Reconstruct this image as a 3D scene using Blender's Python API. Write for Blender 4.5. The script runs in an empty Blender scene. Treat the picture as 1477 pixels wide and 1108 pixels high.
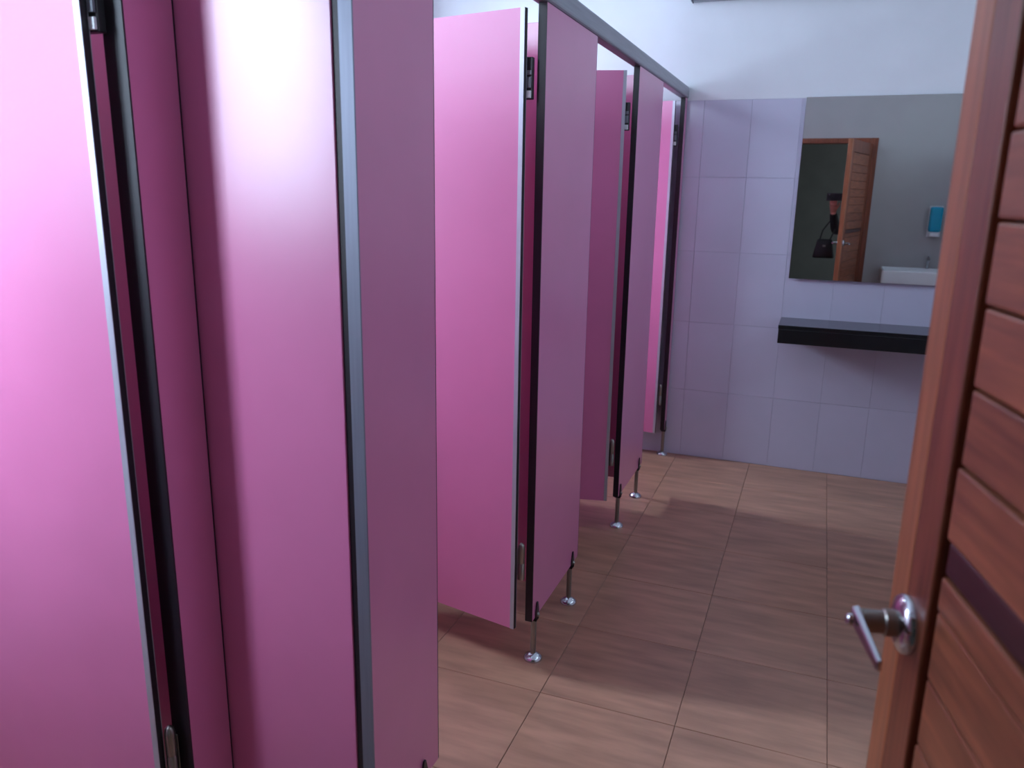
import bpy, bmesh, math, random
from mathutils import Vector, Matrix
random.seed(7)
sc = bpy.context.scene
C = sc.collection
PI = math.pi

# ------------------------------------------------------------------ camera
PITCH, YAW, ROLL, FPX = .2417, .3653, .0167, 1138.7
fw = Vector((-math.sin(YAW)*math.cos(PITCH), math.cos(YAW)*math.cos(PITCH), -math.sin(PITCH)))
r0 = Vector((math.cos(YAW), math.sin(YAW), 0)); u0 = r0.cross(fw)
RV = math.cos(ROLL)*r0 + math.sin(ROLL)*u0
UV = -math.sin(ROLL)*r0 + math.cos(ROLL)*u0
cd = bpy.data.cameras.new('camera'); cam = bpy.data.objects.new('camera', cd); C.objects.link(cam)
cd.sensor_width = 36; cd.lens = FPX/1477*36; cd.clip_start = .012
m = Matrix((RV, UV, -fw)).transposed().to_4x4(); m.translation = Vector((0, 0, 1.5))
cam.matrix_world = m
cd.dof.use_dof = True; cd.dof.focus_distance = 2.3; cd.dof.aperture_fstop = 5.0
sc.camera = cam

# ------------------------------------------------------------------ world, light, exposure
w = bpy.data.worlds.new('sky'); sc.world = w; w.use_nodes = True
bg = w.node_tree.nodes['Background']; bg.inputs[0].default_value = (.72, .84, 1, 1); bg.inputs[1].default_value = 1.2
sc.view_settings.view_transform = 'Standard'; sc.view_settings.look = 'None'
sc.view_settings.gamma = 1; sc.view_settings.use_curve_mapping = False
sc.view_settings.exposure = -.35
sc.cycles.max_bounces = 10; sc.cycles.diffuse_bounces = 6; sc.cycles.glossy_bounces = 5
sc.cycles.transparent_max_bounces = 12; sc.cycles.sample_clamp_indirect = 6

def daylight(name, loc, direction, sx, sy, power, col=(.64, .80, 1)):
    """overcast daylight standing just outside a window opening"""
    l = bpy.data.lights.new(name, 'AREA'); l.shape = 'RECTANGLE'; l.size = sx; l.size_y = sy
    l.energy = power; l.color = col
    o = bpy.data.objects.new(name, l); C.objects.link(o); o.location = loc
    o.rotation_euler = Vector(direction).to_track_quat('-Z', 'Y').to_euler()
    return o
XL, XR, YF, ZC = -2.3, 1.5, 4.49, 3.1                      # left wall, right wall, far wall, ceiling
WIN = [(.60, 1.16, 1.40, 2.80), (1.76, 2.04, 1.20, 2.80), (3.78, 4.14, 1.40, 2.02), (2.60, 4.25, 2.42, 2.90)]   # window openings in the left wall (y0,y1,z0,z1)
EWIN = (-2.24, -1.62, 1.42, 2.80)                           # window in the entrance wall (x0,x1,z0,z1)
for k, (y0, y1, z0, z1) in enumerate(WIN):
    daylight('daylight', (XL-.32, (y0+y1)/2, (z0+z1)/2), (1, 0, 0), y1-y0, z1-z0, (34, 165, 165, 42)[k])
daylight('daylight', ((EWIN[0]+EWIN[1])/2, -.36, (EWIN[2]+EWIN[3])/2), (0, 1, 0), EWIN[1]-EWIN[0], EWIN[3]-EWIN[2], 165)
FILL_WIN = (.50, 3.60, 2.25, 2.95)                             # unseen clerestory added in the right wall for fill light (y0,y1,z0,z1)
daylight('daylight', (XR+.32, (FILL_WIN[0]+FILL_WIN[1])/2, (FILL_WIN[2]+FILL_WIN[3])/2), (-1, 0, 0), FILL_WIN[1]-FILL_WIN[0], FILL_WIN[3]-FILL_WIN[2], 30)  # added fill lamp that lifts the pilaster fronts

# ------------------------------------------------------------------ materials
def lin(c):
    return tuple(((v/255)/12.92 if v/255 <= .04045 else ((v/255+.055)/1.055)**2.4) for v in c)
def mat(name, rgb, rough=.5, metal=0, spec=.5, vary=.06, scale=6, bump=0, bscale=200, stretch=(1, 1, 1), coat=0, rand=0, world_co=False):
    M = bpy.data.materials.new(name); M.use_nodes = True; nt = M.node_tree; N = nt.nodes; L = nt.links
    b = N['Principled BSDF']; b.inputs['Roughness'].default_value = rough; b.inputs['Metallic'].default_value = metal
    b.inputs['Specular IOR Level'].default_value = spec; b.inputs['Coat Weight'].default_value = coat; b.inputs['Coat Roughness'].default_value = .36
    if world_co:
        tc = N.new('ShaderNodeNewGeometry'); src = tc.outputs['Position']
    else:
        tc = N.new('ShaderNodeTexCoord'); src = tc.outputs['Object']
    mp = N.new('ShaderNodeMapping'); mp.inputs['Scale'].default_value = stretch; L.new(src, mp.inputs[0])
    oi = N.new('ShaderNodeObjectInfo')
    no = N.new('ShaderNodeTexNoise'); no.noise_dimensions = '4D'; no.inputs['Scale'].default_value = scale; no.inputs['Detail'].default_value = 6
    L.new(mp.outputs[0], no.inputs['Vector'])
    if not world_co or rand:
        mw = N.new('ShaderNodeMath'); mw.operation = 'MULTIPLY'; mw.inputs[1].default_value = 31; L.new(oi.outputs['Random'], mw.inputs[0]); L.new(mw.outputs[0], no.inputs['W'])
    rp = N.new('ShaderNodeValToRGB'); c = lin(rgb)
    rp.color_ramp.elements[0].position = .3; rp.color_ramp.elements[1].position = .7
    rp.color_ramp.elements[0].color = (*[v*(1-vary*2) for v in c], 1); rp.color_ramp.elements[1].color = (*[min(1, v*(1+vary*2)) for v in c], 1)
    L.new(no.outputs[0], rp.inputs[0]); out = rp.outputs[0]
    if rand:
        hs = N.new('ShaderNodeHueSaturation'); mr = N.new('ShaderNodeMapRange'); mr.inputs[3].default_value = 1-rand; mr.inputs[4].default_value = 1+rand
        L.new(oi.outputs['Random'], mr.inputs[0]); L.new(mr.outputs[0], hs.inputs['Value']); L.new(out, hs.inputs['Color']); out = hs.outputs[0]
    L.new(out, b.inputs['Base Color'])
    if bump:
        n2 = N.new('ShaderNodeTexNoise'); n2.inputs['Scale'].default_value = bscale; L.new(mp.outputs[0], n2.inputs['Vector'])
        bp = N.new('ShaderNodeBump'); bp.inputs['Strength'].default_value = bump; bp.inputs['Distance'].default_value = .002
        L.new(n2.outputs[0], bp.inputs['Height']); L.new(bp.outputs[0], b.inputs['Normal'])
    return M
PINK = mat('pink_laminate', (210, 115, 162), .30, spec=1.0, coat=.6, vary=.015, bump=.06, bscale=420)
BLACK = mat('black_core', (22, 16, 24), .45, vary=.1)
ALUG = mat('grey_anodised_aluminium', (126, 130, 144), .45, metal=.5, vary=.04, stretch=(30, 30, 1))
ALU = mat('brushed_aluminium', (190, 192, 202), .4, metal=.6, vary=.04, stretch=(30, 30, 1))
RAILM = mat('rail_aluminium', (150, 150, 158), .4, metal=.3, vary=.05, stretch=(20, 1, 20))
CHROME = mat('chrome', (200, 200, 205), .14, metal=1, vary=.03)
STEEL = mat('dull_steel', (150, 146, 140), .3, metal=.9, vary=.08)
DARKP = mat('dark_plastic', (40, 38, 42), .4, vary=.1)
GREYP = mat('grey_plastic', (112, 116, 124), .35, vary=.05)
WHITEP = mat('white_plastic', (226, 230, 232), .35, vary=.03)
WALL = mat('white_paint', (222, 224, 228), .6, vary=.02, scale=3, bump=.05, bscale=60)
WALLIN = mat('entrance_wall_paint', (178, 176, 174), .6, vary=.02, scale=3, bump=.05, bscale=60)
WTILE = mat('glazed_wall_tile', (192, 190, 208), .2, spec=.55, vary=.015, scale=4, rand=.015)
GROUT = mat('wall_grout', (184, 182, 200), .8, vary=.05)
FTILE = mat('wood_look_floor_tile', (162, 120, 98), .3, spec=.5, vary=.13, scale=3.2, stretch=(1.2, 7, 1), rand=.05, world_co=True, bump=.05, bscale=50)
FGROUT = mat('floor_grout', (128, 102, 88), .8, vary=.08)
CORR = mat('corridor_paint', (124, 124, 116), .7, vary=.04)
GRANITE = mat('dark_granite', (26, 27, 31), .14, spec=.7, vary=.25, scale=160)
WOODV = mat('brown_stile_wood', (130, 70, 47), .36, vary=.16, scale=5, stretch=(14, 14, 1), bump=.1, bscale=30)
WOODL = mat('light_edge_wood', (170, 104, 70), .36, vary=.14, scale=5, stretch=(14, 14, 1), bump=.1, bscale=30)
WOODP = mat('red_brown_plank_wood', (148, 86, 58), .36, vary=.2, scale=5, stretch=(1.2, 14, 14), rand=.10, bump=.12, bscale=30)
WOODD = mat('dark_plank_wood', (66, 32, 30), .36, vary=.2, scale=5, stretch=(1.2, 14, 14), bump=.12, bscale=30)
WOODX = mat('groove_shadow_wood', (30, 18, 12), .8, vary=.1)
CERAM = mat('white_ceramic', (232, 236, 236), .12, vary=.01)
TEAL = mat('teal_plastic', (6, 158, 190), .25, vary=.04)
SKIN = mat('skin', (196, 134, 118), .55, vary=.05)
CLOTH = mat('dark_cloth', (34, 34, 38), .85, vary=.15, scale=30)
TROUS = mat('dark_trousers', (30, 32, 44), .85, vary=.15, scale=30)
SHOE = mat('black_shoe', (20, 20, 20), .5)
HAIR = mat('black_hair', (16, 13, 12), .5, vary=.2, scale=40)
BAGM = mat('black_bag_leather', (14, 14, 16), .45, vary=.15, scale=30, bump=.2, bscale=200)
LIP = mat('lip', (150, 80, 76), .5)
EYEW = mat('eye_white', (230, 228, 224), .2, vary=.01)
MIRRORM = bpy.data.materials.new('mirror_silver'); MIRRORM.use_nodes = True
_b = MIRRORM.node_tree.nodes['Principled BSDF']; _b.inputs['Metallic'].default_value = 1; _b.inputs['Roughness'].default_value = .01
_n = MIRRORM.node_tree.nodes.new('ShaderNodeTexNoise'); _n.inputs['Scale'].default_value = 2
_r = MIRRORM.node_tree.nodes.new('ShaderNodeValToRGB'); _r.color_ramp.elements[0].color = (.78, .80, .80, 1); _r.color_ramp.elements[1].color = (.82, .84, .84, 1)
MIRRORM.node_tree.links.new(_n.outputs[0], _r.inputs[0]); MIRRORM.node_tree.links.new(_r.outputs[0], _b.inputs['Base Color'])
GLASS = bpy.data.materials.new('louvre_glass'); GLASS.use_nodes = True
_t = GLASS.node_tree; _t.nodes.remove(_t.nodes['Principled BSDF'])
_tr = _t.nodes.new('ShaderNodeBsdfTransparent'); _tr.inputs[0].default_value = (.93, .97, .98, 1)
_gl = _t.nodes.new('ShaderNodeBsdfGlossy'); _gl.inputs['Roughness'].default_value = .05
_fr = _t.nodes.new('ShaderNodeFresnel'); _mx = _t.nodes.new('ShaderNodeMixShader')
_t.links.new(_fr.outputs[0], _mx.inputs[0]); _t.links.new(_tr.outputs[0], _mx.inputs[1]); _t.links.new(_gl.outputs[0], _mx.inputs[2])
_t.links.new(_mx.outputs[0], _t.nodes['Material Output'].inputs[0])

# ------------------------------------------------------------------ helpers
def link(name, me, M, parent=None):
    o = bpy.data.objects.new(name, me); C.objects.link(o)
    if M is not None: me.materials.append(M)
    if parent is not None: o.parent = parent
    return o
def obj(name, bm, M, parent=None, smooth=False):
    me = bpy.data.meshes.new(name); bmesh.ops.recalc_face_normals(bm, faces=bm.faces); bm.to_mesh(me); bm.free()
    if smooth:
        for p in me.polygons: p.use_smooth = True
        try: me.set_sharp_from_angle(angle=math.radians(40))
        except Exception: pass
    return link(name, me, M, parent)
def bx(bm, x0, x1, y0, y1, z0, z1, bev=0, seg=2):
    r = bmesh.ops.create_cube(bm, size=1); vs = r['verts']
    for v in vs: v.co = Vector((x0+(v.co.x+.5)*(x1-x0), y0+(v.co.y+.5)*(y1-y0), z0+(v.co.z+.5)*(z1-z0)))
    if bev:
        es = list({e for v in vs for e in v.link_edges})
        bmesh.ops.bevel(bm, geom=es, offset=bev, segments=seg, affect='EDGES', profile=.5)
def box(name, M, parent, x0, x1, y0, y1, z0, z1, bev=0, seg=2):
    bm = bmesh.new(); bx(bm, x0, x1, y0, y1, z0, z1, bev, seg); return obj(name, bm, M, parent)
def lathe(bm, prof, n=24, mtx=Matrix()):
    """prof: list of (radius, height) turned about local Z"""
    rings = []
    for r, h in prof:
        if r < 1e-6: rings.append([bm.verts.new(mtx @ Vector((0, 0, h)))])
        else: rings.append([bm.verts.new(mtx @ Vector((r*math.cos(2*PI*i/n), r*math.sin(2*PI*i/n), h))) for i in range(n)])
    for a, b in zip(rings, rings[1:]):
        for i in range(n):
            j = (i+1) % n
            if len(a) == 1 and len(b) == 1: continue
            if len(a) == 1: bm.faces.new((a[0], b[i], b[j]))
            elif len(b) == 1: bm.faces.new((a[i], b[0], a[j]))
            else: bm.faces.new((a[i], b[i], b[j], a[j]))
def tube(bm, pts, rad, n=12, caps=True):
    pts = [Vector(p) for p in pts]; rings = []
    for k, p in enumerate(pts):
        d = (pts[min(k+1, len(pts)-1)]-pts[max(k-1, 0)]).normalized()
        a = d.orthogonal() if k == 0 else (rings_a - d*rings_a.dot(d))
        a = a.normalized(); rings_a = a; b = d.cross(a)
        r = rad[k] if isinstance(rad, (list, tuple)) else rad
        rings.append([bm.verts.new(p + r*(math.cos(2*PI*i/n)*a + math.sin(2*PI*i/n)*b)) for i in range(n)])
    for A, B in zip(rings, rings[1:]):
        for i in range(n): bm.faces.new((A[i], A[(i+1) % n], B[(i+1) % n], B[i]))
    if caps: bm.faces.new(rings[0][::-1]); bm.faces.new(rings[-1])
def empty(name, loc=(0, 0, 0), rz=0):
    o = bpy.data.objects.new(name, None); C.objects.link(o); o.location = loc; o.rotation_euler = (0, 0, rz); o.empty_display_size = .05
    return o
def tag(o, label, cat=None, group=None, kind=None):
    o['label'] = label
    if cat: o['category'] = cat
    if group: o['group'] = group
    if kind: o['kind'] = kind
    return o

# ------------------------------------------------------------------ room shell
T = .16
f = box('floor', FGROUT, None, XL, XR, 0, YF, -.12, -.0025)
tag(f, 'floor of square brown wood-look tiles with thin joints', 'floor', kind='structure')
TS, JX, JY = .412, .159, 2.026
tme = None
x = JX - TS*6
while x < XR:
    y = JY - TS*5
    while y < YF:
        a0, a1, b0, b1 = max(x, XL)+.0009, min(x+TS, XR)-.0009, max(y, 0)+.0009, min(y+TS, YF)-.0009
        if a1-a0 > .02 and b1-b0 > .02:
            whole = abs(a1-a0-TS) < .004 and abs(b1-b0-TS) < .004
            if whole and tme is not None:
                t = bpy.data.objects.new('tile', tme); C.objects.link(t); t.parent = f
            else:
                bm = bmesh.new(); bx(bm, -(a1-a0)/2, (a1-a0)/2, -(b1-b0)/2, (b1-b0)/2, -.010, 0, .0012, 1)
                t = obj('tile', bm, FTILE, f)
                if whole: tme = t.data
            t.location = ((a0+a1)/2, (b0+b1)/2, 0)
        y += TS
    x += TS
wf = box('wall_far', GROUT, None, XL-T, XR+T, YF+.006, YF+T, -.12, ZC+.1)
tag(wf, 'far end wall, pale lavender tiles below and white paint above', 'wall', kind='structure')
box('painted_upper_wall', WALL, wf, XL, XR, YF+.0015, YF+.0065, 1.9755, ZC)
TW, TH, ZTILE = .245, .395, 1.975; tme = None
x = .085 - TW*10
while x < XR:
    z = 0
    while z < ZTILE-.01:
        a0, a1, z0, z1 = max(x, XL)+.0005, min(x+TW, XR)-.0005, z+.0005, z+TH-.0005
        if a1-a0 > .02 and z1-z0 > .02:
            whole = abs(a1-a0-TW) < .003 and abs(z1-z0-TH) < .003
            if whole and tme is not None:
                t = bpy.data.objects.new('tile', tme); C.objects.link(t); t.parent = wf
            else:
                bm = bmesh.new(); bx(bm, -(a1-a0)/2, (a1-a0)/2, -.004, .004, -(z1-z0)/2, (z1-z0)/2, .0006, 1)
                t = obj('tile', bm, WTILE, wf)
                if whole: tme = t.data
            t.location = ((a0+a1)/2, YF+.004, (z0+z1)/2)
        z += TH
    x += TW
# left wall with three window openings
bm = bmesh.new()
yb = sorted({-T, YF} | {w_[0] for w_ in WIN} | {w_[1] for w_ in WIN})
for ya, yc in zip(yb, yb[1:]):
    zc = 0
    for w_ in sorted((w_ for w_ in WIN if w_[0] <= ya and w_[1] >= yc), key=lambda q: q[2]):
        bx(bm, XL-T, XL, ya, yc, zc, w_[2]); zc = w_[3]
    bx(bm, XL-T, XL, ya, yc, zc, ZC)
tag(obj('wall_left', bm, WALL), 'white wall behind the toilet cubicles', 'wall', kind='structure')
bm = bmesh.new(); y0, y1, z0, z1 = FILL_WIN
bx(bm, XR, XR+T, -T, y0, 0, ZC); bx(bm, XR, XR+T, y0, y1, 0, z0); bx(bm, XR, XR+T, y0, y1, z1, ZC); bx(bm, XR, XR+T, y1, YF, 0, ZC)
tag(obj('wall_right', bm, WALL), 'white wall behind the open plank door', 'wall', kind='structure')
tag(box('ceiling', WALL, None, XL-T, XR+T, -T, YF+T, ZC, ZC+.1), 'white ceiling', 'ceiling', kind='structure')
# entrance wall: doorway and a window
DX0, DX1, DZ = -.66, .40, 2.055
bm = bmesh.new()
bx(bm, XL-T, EWIN[0], -T, 0, 0, ZC); bx(bm, EWIN[0], EWIN[1], -T, 0, 0, EWIN[2]); bx(bm, EWIN[0], EWIN[1], -T, 0, EWIN[3], ZC)
bx(bm, EWIN[1], DX0, -T, 0, 0, ZC); bx(bm, DX0, DX1, -T, 0, DZ, ZC); bx(bm, DX1, XR+T, -T, 0, 0, ZC)
tag(obj('wall_entrance', bm, WALLIN), 'plain grey white entrance wall seen in the mirror', 'wall', kind='structure')
# corridor outside the doorway
tag(box('floor_corridor', CORR, None, -1.1, XR+T, -2.4, 0, -.12, 0), 'corridor floor outside the doorway', 'floor', kind='structure')
tag(box('wall_corridor_back', CORR, None, -1.1, XR+T, -2.5, -2.4, 0, ZC), 'dark corridor wall across from the doorway', 'wall', kind='structure')
tag(box('wall_corridor_left', CORR, None, -1.1, -1.0, -2.4, -T, 0, ZC), 'dark corridor side wall nearest the cubicles', 'wall', kind='structure')
tag(box('ceiling_corridor', CORR, None, -1.1, XR+T, -2.4, -T, ZC, ZC+.1), 'corridor ceiling', 'ceiling', kind='structure')
# door frame
tr = empty('trim_1', (0, 0, 0)); tag(tr, 'dark brown wooden frame round the doorway', 'door frame', kind='structure')
box('jamb', WOODV, tr, DX1-.07, DX1, -T, .012, 0, DZ, .004); box('jamb', WOODV, tr, DX0, DX0+.07, -T, .012, 0, DZ, .004)
box('lintel', WOODV, tr, DX0+.07, DX1-.07, -T, .012, DZ-.05, DZ, .004)
# windows
def window(n, label, y0, y1, z0, z1, along_y=True, wx=XL-T/2):
    wi = empty('window_%d' % n, ((wx, (y0+y1)/2, z0) if along_y else ((y0+y1)/2, -T/2, z0)), 0 if along_y else PI/2)
    tag(wi, label, 'window', kind='structure')
    h = (y1-y0)/2; H = z1-z0; e = .035
    box('frame', WHITEP, wi, -.03, .03, -h, -h+e, 0, H, .003); box('frame', WHITEP, wi, -.03, .03, h-e, h, 0, H, .003)
    box('frame', WHITEP, wi, -.03, .03, -h+e, h-e, 0, e, .003); box('frame', WHITEP, wi, -.03, .03, -h+e, h-e, H-e, H, .003)
    nb = int((H-2*e)/.13); st = (H-2*e)/nb
    for k in range(nb):
        b = box('louvre_blade', GLASS, wi, -.0025, .0025, -h+e, h-e, -.065, .065); b.location = (0, 0, e+st*(k+.5)); b.rotation_euler = (0, math.radians(55 if wx > 0 else -55), 0)
window(1, 'glass louvre window behind the first cubicle', *WIN[0])
window(2, 'glass louvre window behind the second cubicle', *WIN[1])
window(3, 'glass louvre window behind the fourth cubicle', *WIN[2])
window(6, 'wide glass louvre clerestory window high behind the last cubicles', *WIN[3])
window(5, 'added glass louvre clerestory for fill light, high in the wall behind the plank door', *FILL_WIN, wx=XR+T/2)  # made-up window around the fill lamp, out of view
window(4, 'glass louvre window beside the doorway', *EWIN, along_y=False)

# ------------------------------------------------------------------ cubicles
CX, PT, ZB, ZT = -.74, .016, .155, 1.985      # front plane, panel thickness, bottom, top
def foot(parent, y, x=-PT/2):
    bm = bmesh.new(); tube(bm, [(x, y, .010), (x, y, ZB+.004)], .0095, 14); p = obj('foot', bm, STEEL, parent, True)
    bm = bmesh.new(); lathe(bm, [(.031, 0), (.031, .005), (.026, .012), (.016, .018), (.0105, .022), (0, .022)], 24, Matrix.Translation((x, y, 0)))
    obj('floor_flange', bm, CHROME, p, True)
    bm = bmesh.new()                          # fork clip that grips the bottom edge of the panel, pointed at the top
    for s in (0, 1):
        xa = (.0005, .005) if s == 0 else (-PT-.005, -PT-.0005)
        pr = [(-.013, ZB-.012), (.013, ZB-.012), (.013, ZB+.022), (.004, ZB+.052), (-.004, ZB+.052), (-.013, ZB+.022)]
        A = [bm.verts.new((xa[0], y+a, b)) for a, b in pr]; B = [bm.verts.new((xa[1], y+a, b)) for a, b in pr]
        bm.faces.new(A); bm.faces.new(B[::-1])
        for i in range(6): bm.faces.new((A[i], A[(i+1) % 6], B[(i+1) % 6], B[i]))
    bx(bm, -PT-.005, .005, y-.013, y+.013, ZB-.012, ZB-.0006)
    obj('clip', bm, DARKP, p)
    bm = bmesh.new(); lathe(bm, [(0, 0), (.0075, 0), (.0075, .003), (.005, .006), (0, .0065)], 14, Matrix.Translation((.005, y, ZB+.008)) @ Matrix.Rotation(PI/2, 4, 'Y'))
    obj('bolt', bm, STEEL, p, True)
def pilaster(x, y0, y1, label, near='black', feet=(), group='pink cubicle pilasters on steel feet'):
    e = empty('cubicle_pilaster', (x, 0, 0)); tag(e, label, 'partition panel', group)
    g = .003
    bm = bmesh.new(); bx(bm, -PT, 0, y0+g, y1-g, ZB, ZT, .0012, 1); obj('panel', bm, PINK, e)
    if near == 'black': s = box('edge_strip', BLACK, e, -PT-.001, -.0005, y0, y0+g+.001, ZB, ZT)
    else: s = box('edge_strip', ALUG, e, -.025, .0004, y0, y0+g+.001, ZB, ZT)
    tag(s, 'black edge strip' if near == 'black' else 'silver edge strip')
    tag(box('edge_strip', BLACK, e, -PT, -.0005, y1-g, y1, ZB, ZT), 'black edge strip')
    for y in feet: foot(e, y)
    return e
P1 = pilaster(CX, 1.185, 1.480, 'narrow pink pilaster at the near corner with silver edge beside end panel', 'alu', (1.40,))
P2 = pilaster(CX, 2.150, 2.662, 'wide pink pilaster on two steel feet, second from the near end', 'black', (2.19, 2.585))
P3 = pilaster(CX, 3.300, 3.805, 'pink pilaster on two steel feet between the third and last cubicle doors', 'black', (3.335, 3.73))
P4 = pilaster(CX, 4.420, 4.488, 'very narrow pink pilaster against the far tiled wall', 'black', (4.445,))
RX = -1.10
PB = pilaster(RX, 1.069, 1.1845, 'dark pink strip pilaster in the recess meeting the pink end panel', 'black', (1.10,))
PA = pilaster(RX, .004, .375, 'pink pilaster of the recessed cubicle next to the doorway', 'black', (.06, .32))
# rubber stop on the back of the recess pilaster
tag(box('door_stop', BLACK, PB, -.046, -PT-.0005, 1.069, 1.084, ZB, ZT), 'black rubber door stop')
for P, ya in ((P2, 2.150), (P3, 3.300), (P4, 4.420)):
    box('door_stop', BLACK, P, -PT-.008, -PT-.001, ya, ya+.012, ZB, ZT)

def divider(y, x0, label, name='cubicle_partition', stripe=False):
    e = empty(name, (0, y, 0)); tag(e, label, 'partition panel', 'pink cubicle dividing panels')
    box('panel', PINK, e, XL+.004, x0, 0, PT, ZB, ZT, .0012, 1)
    # wall channel and front gasket
    box('wall_channel', ALU, e, XL+.0005, XL+.022, -.004, PT+.004, ZB, ZT)
    if stripe: tag(box('gasket', BLACK, e, x0+.0005, x0+.0135, .004, PT, ZB, ZT), 'black joint gasket')
    bm = bmesh.new(); tube(bm, [(XL+.4, PT/2, .010), (XL+.4, PT/2, ZB+.002)], .0095, 14); p = obj('foot', bm, STEEL, e, True)
    bm = bmesh.new(); lathe(bm, [(.031, 0), (.031, .005), (.026, .012), (.016, .018), (.0105, .022), (0, .022)], 24, Matrix.Translation((XL+.4, PT/2, 0))); obj('floor_flange', bm, CHROME, p, True)
    return e
divider(1.185, CX-.025-.0145, 'glossy pink end panel turned to the doorway beside the narrow pilaster', 'cubicle_end_panel', True)
divider(2.395, CX-PT-.001, 'dark pink dividing panel glimpsed behind the hinge of the second cubicle door')
divider(3.545, CX-PT-.001, 'dark pink dividing panel glimpsed behind the hinge of the third cubicle door')

def door(px, py, open_deg, label, wd=.62):
    """toilet cubicle door; local: pivot at origin, closed it runs towards -Y with its outer face to +X"""
    e = empty('cubicle_door', (px, py, 0), math.radians(-open_deg)); tag(e, label, 'cubicle door', 'pink cubicle doors standing open')
    h = .0065; z0, z1 = .145, 1.965; lip = .012
    box('panel', PINK, e, -h, h, -wd+.004, .018, z0, z1)
    bm = bmesh.new()                                              # aluminium U profile round the hinge edge
    bx(bm, h, h+.0015, .020-lip, .0215, z0, z1); bx(bm, -h-.0015, -h, .020-lip, .0215, z0, z1); 
    tag(obj('edge_profile', bm, ALU, e), 'silver edge profile')
    tag(box('edge_strip', BLACK, e, -h, h, -wd, -wd+.0035, z0, z1), 'black edge strip')
    tag(box('edge_strip', BLACK, e, -h, h, .0182, .0212, z0, z1), 'black edge strip')
    # pivot hinges between door edge and pilaster
    R = Matrix.Rotation(math.radians(open_deg), 4, 'Z')
    def hb(name, M, x0, x1, y0, y1, a, b, parent, bev=.002):
        bm = bmesh.new(); bx(bm, x0, x1, y0, y1, a, b, bev, 2); bmesh.ops.transform(bm, matrix=R, verts=bm.verts); return obj(name, bm, M, parent)
    hg = hb('top_hinge', DARKP, -.012, .036, .012, .0285, 1.738, 1.846, e)
    tag(hg, 'dark block hinge with white lower piece')
    hb('hinge_cap', GREYP, -.010, .034, .009, .0118, 1.800, 1.812, hg, .001)
    hb('hinge_body', GREYP, -.010, .034, .006, .0118, 1.767, 1.795, hg, .001)
    hb('hinge_bush', WHITEP, -.008, .034, .006, .0118, 1.741, 1.760, hg, .001)
    bm = bmesh.new(); lathe(bm, [(0, .31), (.011, .31), (.011, .362), (.0098, .364), (.0098, .367), (.011, .369), (.011, .415), (.009, .426), (.004, .432), (0, .433)], 18, Matrix.Translation((0, 0, 0)) @ R @ Matrix.Translation((.031, .016, 0)))
    lh = obj('bottom_hinge', bm, STEEL, e, True); tag(lh, 'steel rising barrel hinge')
    hb('hinge_plate', STEEL, .004, .038, .0272, .0295, .315, .405, lh, .0008)
    return e
door(RX-.065, 1.034, 91, 'large pale pink cubicle door with silver edge, nearest of all, cut by the picture edge')
door(CX-.065, 2.114, 101.5, 'bright pink cubicle door standing open between narrow and wide pilasters')
door(CX-.065, 3.264, 77, 'darker rose pink cubicle door standing open beyond the wide pilaster')
door(CX-.065, 4.384, 96, 'farthest pink cubicle door, a thin bright strip near the tiled wall', .60)
# head rails
def rail(x, y0, y1, label):
    e = empty('head_rail', (x, 0, 0)); tag(e, label, 'rail', 'grey head rails over the cubicles')
    box('rail_profile', RAILM, e, -.040, .006, y0, y1, ZT+.0005, ZT+.060, .010, 3)
    box('end_cap', DARKP, e, -.041, .007, y0-.004, y0, ZT, ZT+.061, .002)
    return e
rail(CX, 1.183, YF-.001, 'long grey aluminium head rail over the row of pink pilasters up to far wall')
rail(RX, .006, 1.178, 'short head rail over the recessed first cubicle')

# ------------------------------------------------------------------ far wall fittings
MROT = -.21
mi = empty('wall_mirror', (-.142, YF-.010, 1.063)); tag(mi, 'large frameless wall mirror above the dark shelf', 'mirror')
box('glass', MIRRORM, mi, 0, 1.25, -.005, 0, 0, .915, .001, 1); mi.rotation_euler = (0, 0, math.radians(MROT))
sh = empty('vanity_shelf', (0, YF, 0)); tag(sh, 'dark granite shelf fixed to the far wall under the mirror', 'shelf')
box('top_slab', GRANITE, sh, -.160, XR-.002, -.290, -.001, .832, .852, .002)
tag(box('front_apron', GRANITE, sh, -.158, XR-.004, -.288, -.262, .758, .8315, .002), 'black front edge')
box('side_apron', GRANITE, sh, -.158, -.134, -.2615, -.002, .758, .8315, .002)
bt = empty('wall_light_batten', (-.740, YF, 2.455)); tag(bt, 'grey light batten on the far wall at the very top of the picture', 'light fitting')
box('housing', GREYP, bt, 0, 1.22, -.06, -.001, .0, .05, .006); box('end_cap', GREYP, bt, -.008, -.0005, -.062, -.001, -.003, .053, .003)
bm = bmesh.new(); tube(bm, [(.03, -.045, .071), (1.19, -.045, .071)], .013, 12); obj('tube', bm, WHITEP, bt, True)
for x_ in (.012, 1.19): box('tube_holder', WHITEP, bt, x_, x_+.018, -.06, -.03, .0505, .088, .003)

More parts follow.
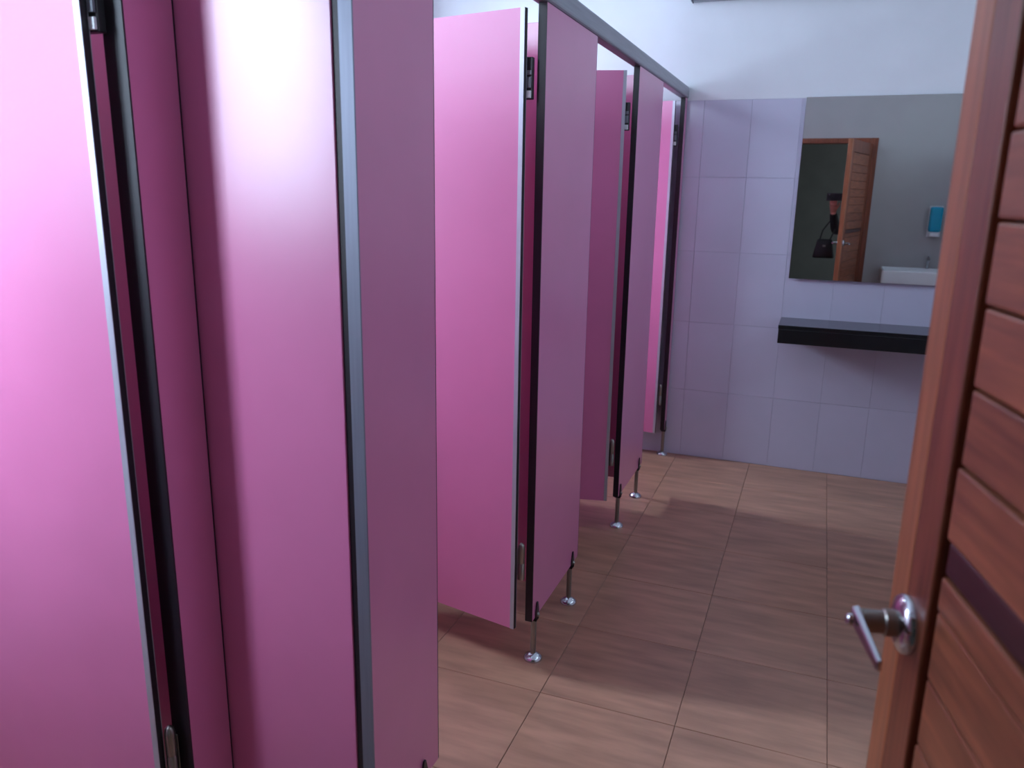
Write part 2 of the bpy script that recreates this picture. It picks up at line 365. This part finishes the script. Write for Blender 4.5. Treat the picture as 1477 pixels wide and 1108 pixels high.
# ------------------------------------------------------------------ entrance door (opened into the room)
TH_D = math.radians(12.6); WD = .92
dr = empty('door_1', (.3135, .0129, 0), PI/2+TH_D); tag(dr, 'brown plank entrance door standing open at the picture edge', 'door', kind='structure')
ZD0, ZD1 = .012, 1.995
def S(s): return WD-.011-s                      # distance from the free edge -> local x
tag(box('edge_lipping', WOODL, dr, S(.036), S(-.011), -.040, 0, ZD0, ZD1, .003), 'lighter brown edge board')
box('stile', WOODV, dr, S(.094), S(.0362), -.040, .0005, ZD0, ZD1, .003)
box('stile', WOODV, dr, 0, .10, -.040, .0, ZD0, ZD1, .003)
box('top_rail', WOODV, dr, .1003, S(.0943), -.040, .0, ZD1-.11, ZD1, .003); box('bottom_rail', WOODV, dr, .1003, S(.0943), -.040, .0, ZD0, .20, .003)
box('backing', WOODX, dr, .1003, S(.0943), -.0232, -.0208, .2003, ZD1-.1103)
joints = [.2035]
zz = 1.034
while zz-.0745 > .23: zz -= .0745
while zz < ZD1-.15: joints.append(zz); zz += .0745
joints.append(ZD1-.113)
pl = {}
for a, b in zip(joints, joints[1:]):
    pr = random.uniform(-.004, -.001)
    def plank(a, b, pr, M):
        L_ = S(.104)-.104; hh = round(b-a-.0024, 4)
        if pr > -.01: plank(a, b, -.0235+(-pr)*.5-.0012, M)
        key = (hh, M.name)
        if key in pl:
            o = bpy.data.objects.new('plank', pl[key]); C.objects.link(o); o.parent = dr
        else:
            bm = bmesh.new(); bx(bm, 0, L_, -.0155, 0, 0, hh, .0030, 2); o = obj('plank', bm, M, dr); pl[key] = o.data
        o.location = (.104, pr, a+.0012)
    if a < 1.16 < b:
        plank(a, 1.146, pr, WOODP); plank(1.146, b, -.005, WOODD)
    else: plank(a, b, pr, WOODP)
# lever handle on the stile
def handle(side):
    y0 = 0 if side > 0 else -.040
    rot = Matrix.Translation((S(.050), y0, 1.061)) @ Matrix.Rotation(-PI/2 if side > 0 else PI/2, 4, 'X')
    bm = bmesh.new(); lathe(bm, [(0, .0005), (.032, .0005), (.032, .004), (.029, .009), (.020, .0125), (.014, .013), (0, .013)], 32, rot)
    h = obj('handle_rose', bm, CHROME, dr, True); tag(h, 'chrome lever handle')
    bm = bmesh.new(); lathe(bm, [(0, .012), (.0145, .012), (.0145, .024), (.0125, .026), (.0125, .047), (0, .047)], 24, rot); obj('neck', bm, STEEL, h, True)
    bm = bmesh.new()
    # lever blade pointing back to the hinge side
    n = 10; ring = []
    for k in range(n+1):
        t = k/n; xx = S(.050)+.013-.090*t; hz = .0115*(1-.45*t); yy = y0+side*.047; th = .0028+.0008*(1-t)
        ring.append([bm.verts.new((xx, yy+side*b*th*2, 1.061-.006*t+a*hz)) for a, b in ((-1, 0), (-.75, 1), (.75, 1), (1, 0))])
    for A, B in zip(ring, ring[1:]):
        for i in range(4): bm.faces.new((A[i], A[(i+1) % 4], B[(i+1) % 4], B[i]))
    bm.faces.new(ring[0]); bm.faces.new(ring[-1][::-1]); bmesh.ops.recalc_face_normals(bm, faces=bm.faces)
    bmesh.ops.bevel(bm, geom=list(bm.edges), offset=.0012, segments=1, affect='EDGES')
    obj('lever', bm, CHROME, h)
    bm = bmesh.new(); lathe(bm, [(0, .056), (.0065, .056), (.0065, .0605), (.005, .062), (0, .062)], 18, rot); obj('lock_button', bm, CHROME, h, True)
handle(1); handle(-1)
for z_ in (.25, 1.0, 1.75):
    bm = bmesh.new(); tube(bm, [(-.004, .004, z_), (-.004, .004, z_+.09)], .006, 12); obj('butt_hinge', bm, STEEL, dr, True)

# ------------------------------------------------------------------ entrance wall fittings, seen in the mirror
bs = empty('wash_basin', (.85, 0, 0)); tag(bs, 'white wall hung wash basin behind the open door, seen in mirror', 'sink')
bm = bmesh.new(); bx(bm, -.30, .30, .002, .44, .66, .80, .02, 3)
top = [f_ for f_ in bm.faces if f_.normal.z > .9 and f_.calc_area() > .1]
r = bmesh.ops.inset_region(bm, faces=top, thickness=.045); bm.faces.ensure_lookup_table()
for v in top[0].verts: v.co.z -= .10; v.co.x *= .85; v.co.y = .22+(v.co.y-.22)*.8
obj('bowl', bm, CERAM, bs)
bm = bmesh.new(); tube(bm, [(0, .20, .66), (0, .20, .56), (0, .16, .52), (0, .08, .52), (0, .003, .52)], .018, 14); obj('drain_pipe', bm, CHROME, bs, True)
bm = bmesh.new(); tube(bm, [(.13, .03, .798), (.13, .03, .86), (.13, .05, .895), (.13, .10, .90), (.13, .135, .875)], [.013, .012, .011, .011, .010], 14); tp = obj('tap', bm, CHROME, bs, True)
bm = bmesh.new(); tube(bm, [(.13, .03, .895), (.13, .035, .915), (.13, .09, .925)], [.012, .010, .006], 12); obj('tap_lever', bm, CHROME, tp, True)
sd = empty('soap_dispenser', (.995, 0, 1.10)); tag(sd, 'teal soap dispenser on the wall over the wash basin, seen in mirror', 'dispenser')
bm = bmesh.new(); bx(bm, -.055, .055, .001, .10, .06, .30, .018, 3); obj('body', bm, TEAL, sd)
box('back_plate', WHITEP, sd, -.060, .060, .0003, .006, .01, .31, .0)
bm = bmesh.new(); bx(bm, -.045, .045, .007, .105, .012, .0595, .012, 2); tag(obj('push_lever', bm, WHITEP, sd), 'white push lever')

# ------------------------------------------------------------------ photographer seen in the mirror
def skinned(name, pts, edges, radii, root=0, sub=2):
    me = bpy.data.meshes.new(name); me.from_pydata([Vector(p) for p in pts], edges, []); o = bpy.data.objects.new(name, me); C.objects.link(o)
    o.modifiers.new('s', 'SKIN'); sv = me.skin_vertices[0].data
    for k, r_ in enumerate(radii):
        sv[k].radius = r_ if isinstance(r_, tuple) else (r_, r_); sv[k].use_root = (k == root)
    sb = o.modifiers.new('d', 'SUBSURF'); sb.levels = sub; sb.render_levels = sub
    dg = bpy.context.evaluated_depsgraph_get(); dg.update()
    nm = bpy.data.meshes.new_from_object(o.evaluated_get(dg)); bpy.data.objects.remove(o)
    return nm
BX, BY = .46, -.52
def B(x, y, z): return (BX+x, BY+y, z)
pts = [B(0, 0, .90), B(0, 0, 1.06), B(0, -.01, 1.24), B(0, -.01, 1.35), B(-.01, .01, 1.42), B(-.015, .03, 1.49),
       B(-.09, 0, .86), B(-.10, .02, .48), B(-.10, -.01, .10), B(-.10, .12, .045),
       B(.09, 0, .86), B(.11, .02, .48), B(.11, -.01, .10), B(.12, .12, .045),
       B(-.16, 0, 1.32), (.10, -.33, 1.11), (.062, -.155, 1.285), (.052, -.11, 1.335),
       B(.16, -.01, 1.32), B(.20, -.02, 1.06), B(.19, .07, .84), B(.185, .10, .77)]
edges = [(0, 1), (1, 2), (2, 3), (3, 4), (4, 5), (0, 6), (6, 7), (7, 8), (8, 9), (0, 10), (10, 11), (11, 12), (12, 13), (3, 14), (14, 15), (15, 16), (16, 17), (3, 18), (18, 19), (19, 20), (20, 21)]
rad = [(.15, .11), (.135, .10), (.15, .105), (.11, .085), .052, .05, .085, .058, .042, (.040, .032), .085, .058, .042, (.040, .032), .070, .056, .044, .030, .062, .046, .032, .028]
bme = skinned('person_body', pts, edges, rad)
for M_ in (CLOTH, TROUS, SKIN, SHOE): bme.materials.append(M_)
for p in bme.polygons:
    c = p.center; p.use_smooth = True
    wl = min((c-Vector((.052, -.11, 1.335))).length, (c-Vector(B(.185, .10, .77))).length)
    p.material_index = 3 if c.z < .085 else 1 if (c.z < .93 and abs(c.x-BX) < .165) else 2 if (c.z > 1.425 or wl < .035) else 0
person = bpy.data.objects.new('person', bme); C.objects.link(person)
tag(person, 'person in dark clothes holding up a phone in the doorway, seen in mirror', 'person')
def part(name, bm, M, smooth=True): return obj(name, bm, M, person, smooth)
HC = Vector(B(-.02, .05, 1.585))
bm = bmesh.new(); bmesh.ops.create_uvsphere(bm, u_segments=28, v_segments=20, radius=1)
for v in bm.verts:
    x_, y_, z_ = v.co; jaw = 1-.24*max(0, -z_)**1.3
    v.co = HC + Vector((x_*.073*jaw, y_*.092*(1-.10*max(0, -z_)), z_*.112))
    if y_ > .75 and abs(x_) < .22 and -.35 < z_ < .12: v.co.y += .014*(1-abs(x_)/.22)*(.6-z_)      # nose ridge
    if y_ > .7 and .08 < z_ < .3 and .15 < abs(x_) < .6: v.co.y -= .004                             # eye hollows
part('head', bm, SKIN)
bm = bmesh.new(); bmesh.ops.create_uvsphere(bm, u_segments=24, v_segments=16, radius=1)
for v in list(bm.verts):
    x_, y_, z_ = v.co
    v.co = HC + Vector((x_*.081, y_*.100-.008, z_*.120+.006))
bmesh.ops.delete(bm, geom=[v for v in bm.verts if (v.co.y-HC.y > .030 and v.co.z-HC.z < .062) or v.co.z-HC.z < -.085], context='VERTS')
part('hair', bm, HAIR)
for s in (-1, 1):
    bm = bmesh.new(); bmesh.ops.create_uvsphere(bm, u_segments=10, v_segments=8, radius=.0115, matrix=Matrix.Translation(HC+Vector((s*.030, .0735, .012)))); e_ = part('eye', bm, EYEW)
    bm = bmesh.new(); bmesh.ops.create_uvsphere(bm, u_segments=8, v_segments=6, radius=.0055, matrix=Matrix.Translation(HC+Vector((s*.030, .083, .011)))); obj('pupil', bm, HAIR, e_, True)
    bm = bmesh.new(); bmesh.ops.create_uvsphere(bm, u_segments=10, v_segments=8, radius=1, matrix=Matrix.Translation(HC+Vector((s*.075, .0, -.005))) @ Matrix.Diagonal((.009, .017, .029, 1))); part('ear', bm, SKIN)
bm = bmesh.new(); bmesh.ops.create_uvsphere(bm, u_segments=12, v_segments=8, radius=1, matrix=Matrix.Translation(HC+Vector((0, .083, -.052))) @ Matrix.Diagonal((.022, .008, .007, 1))); part('mouth', bm, LIP)
def hand(wrist, tipdir, palmn, side, curl, name, back):
    """palm plus five separate fingers grown from the wrist"""
    d = Vector(tipdir).normalized(); n = Vector(palmn); n = (n-d*n.dot(d)).normalized(); a = d.cross(n)*side     # a: towards the thumb
    wv = Vector(wrist); back = Vector(back); pts = [wv+back, wv+d*.035, wv+d*.065]; ed = [(0, 1), (1, 2)]; ra = [(.027, .020), (.036, .018), (.038, .016)]
    for k, (off, ln) in enumerate(((.027, .066), (.009, .074), (-.009, .068), (-.027, .054))):
        i0 = len(pts); base = wv+d*.082+a*off; pts.append(base); ra.append(.0105); ed.append((2, i0)); p = base; ang = 0
        for q in range(3):
            ang += curl; p = p+(d*math.cos(ang)+n*math.sin(ang))*ln*(.42, .32, .26)[q]; pts.append(p); ra.append((.0095, .0085, .0072)[q]); ed.append((i0+q, i0+q+1))
    i0 = len(pts); p = wv+d*.030+a*.036; pts.append(p); ra.append(.0125); ed.append((1, i0))
    for q in range(2):
        p = p+(d*.75+a*(.55-.4*q)+n*(.25+.3*q)).normalized()*(.034, .028)[q]; pts.append(p); ra.append((.0105, .0085)[q]); ed.append((i0+q, i0+q+1))
    me = skinned(name, pts, ed, ra, 1)
    for p_ in me.polygons: p_.use_smooth = True
    return link(name, me, SKIN, person)
hand((.050, -.105, 1.342), (-.02, .55, .75), (-.1, -.7, .6), 1, math.radians(26), 'hand', (.006, -.045, -.05))
hand(B(.185, .105, .765), (0, .15, -1), (-1, 0, 0), 1, math.radians(18), 'hand', (.002, -.02, .06))
ph = empty('mobile_phone', (.05, -.022, 1.440)); tag(ph, 'black mobile phone held up in the doorway by the person', 'phone')
bm = bmesh.new(); bx(bm, -.075, .075, -.004, .004, 0, .076, .003, 2); obj('body', bm, BLACK, ph)
box('screen', BLACK, ph, -.068, .068, -.0046, -.0041, .004, .072)
bm = bmesh.new(); lathe(bm, [(0, 0), (.006, 0), (.006, .0015), (.004, .002), (0, .0018)], 16, Matrix.Translation((-.05, .0041, .060)) @ Matrix.Rotation(-PI/2, 4, 'X')); obj('lens', bm, CHROME, ph, True)
bag = empty('handbag', (.0, -.235, .84)); tag(bag, 'black handbag hanging from the forearm of the person in the doorway', 'bag')
bm = bmesh.new(); bx(bm, -.105, .105, -.05, .05, 0, .20, .02, 3)
for v in bm.verts:
    k = v.co.z/.20; v.co.x *= 1.05-.35*k; v.co.y *= 1.1-.55*k
obj('pouch', bm, BAGM, bag, True)
bm = bmesh.new(); tube(bm, [(-.05, 0, .19), (-.03, .01, .29), (.03, .02, .385), (.085, .02, .43), (.105, .01, .40), (.085, 0, .29), (.05, 0, .19)], .007, 10); obj('strap', bm, BAGM, bag, True)
box('clasp', STEEL, bag, -.015, .015, .046, .053, .12, .14, .002)
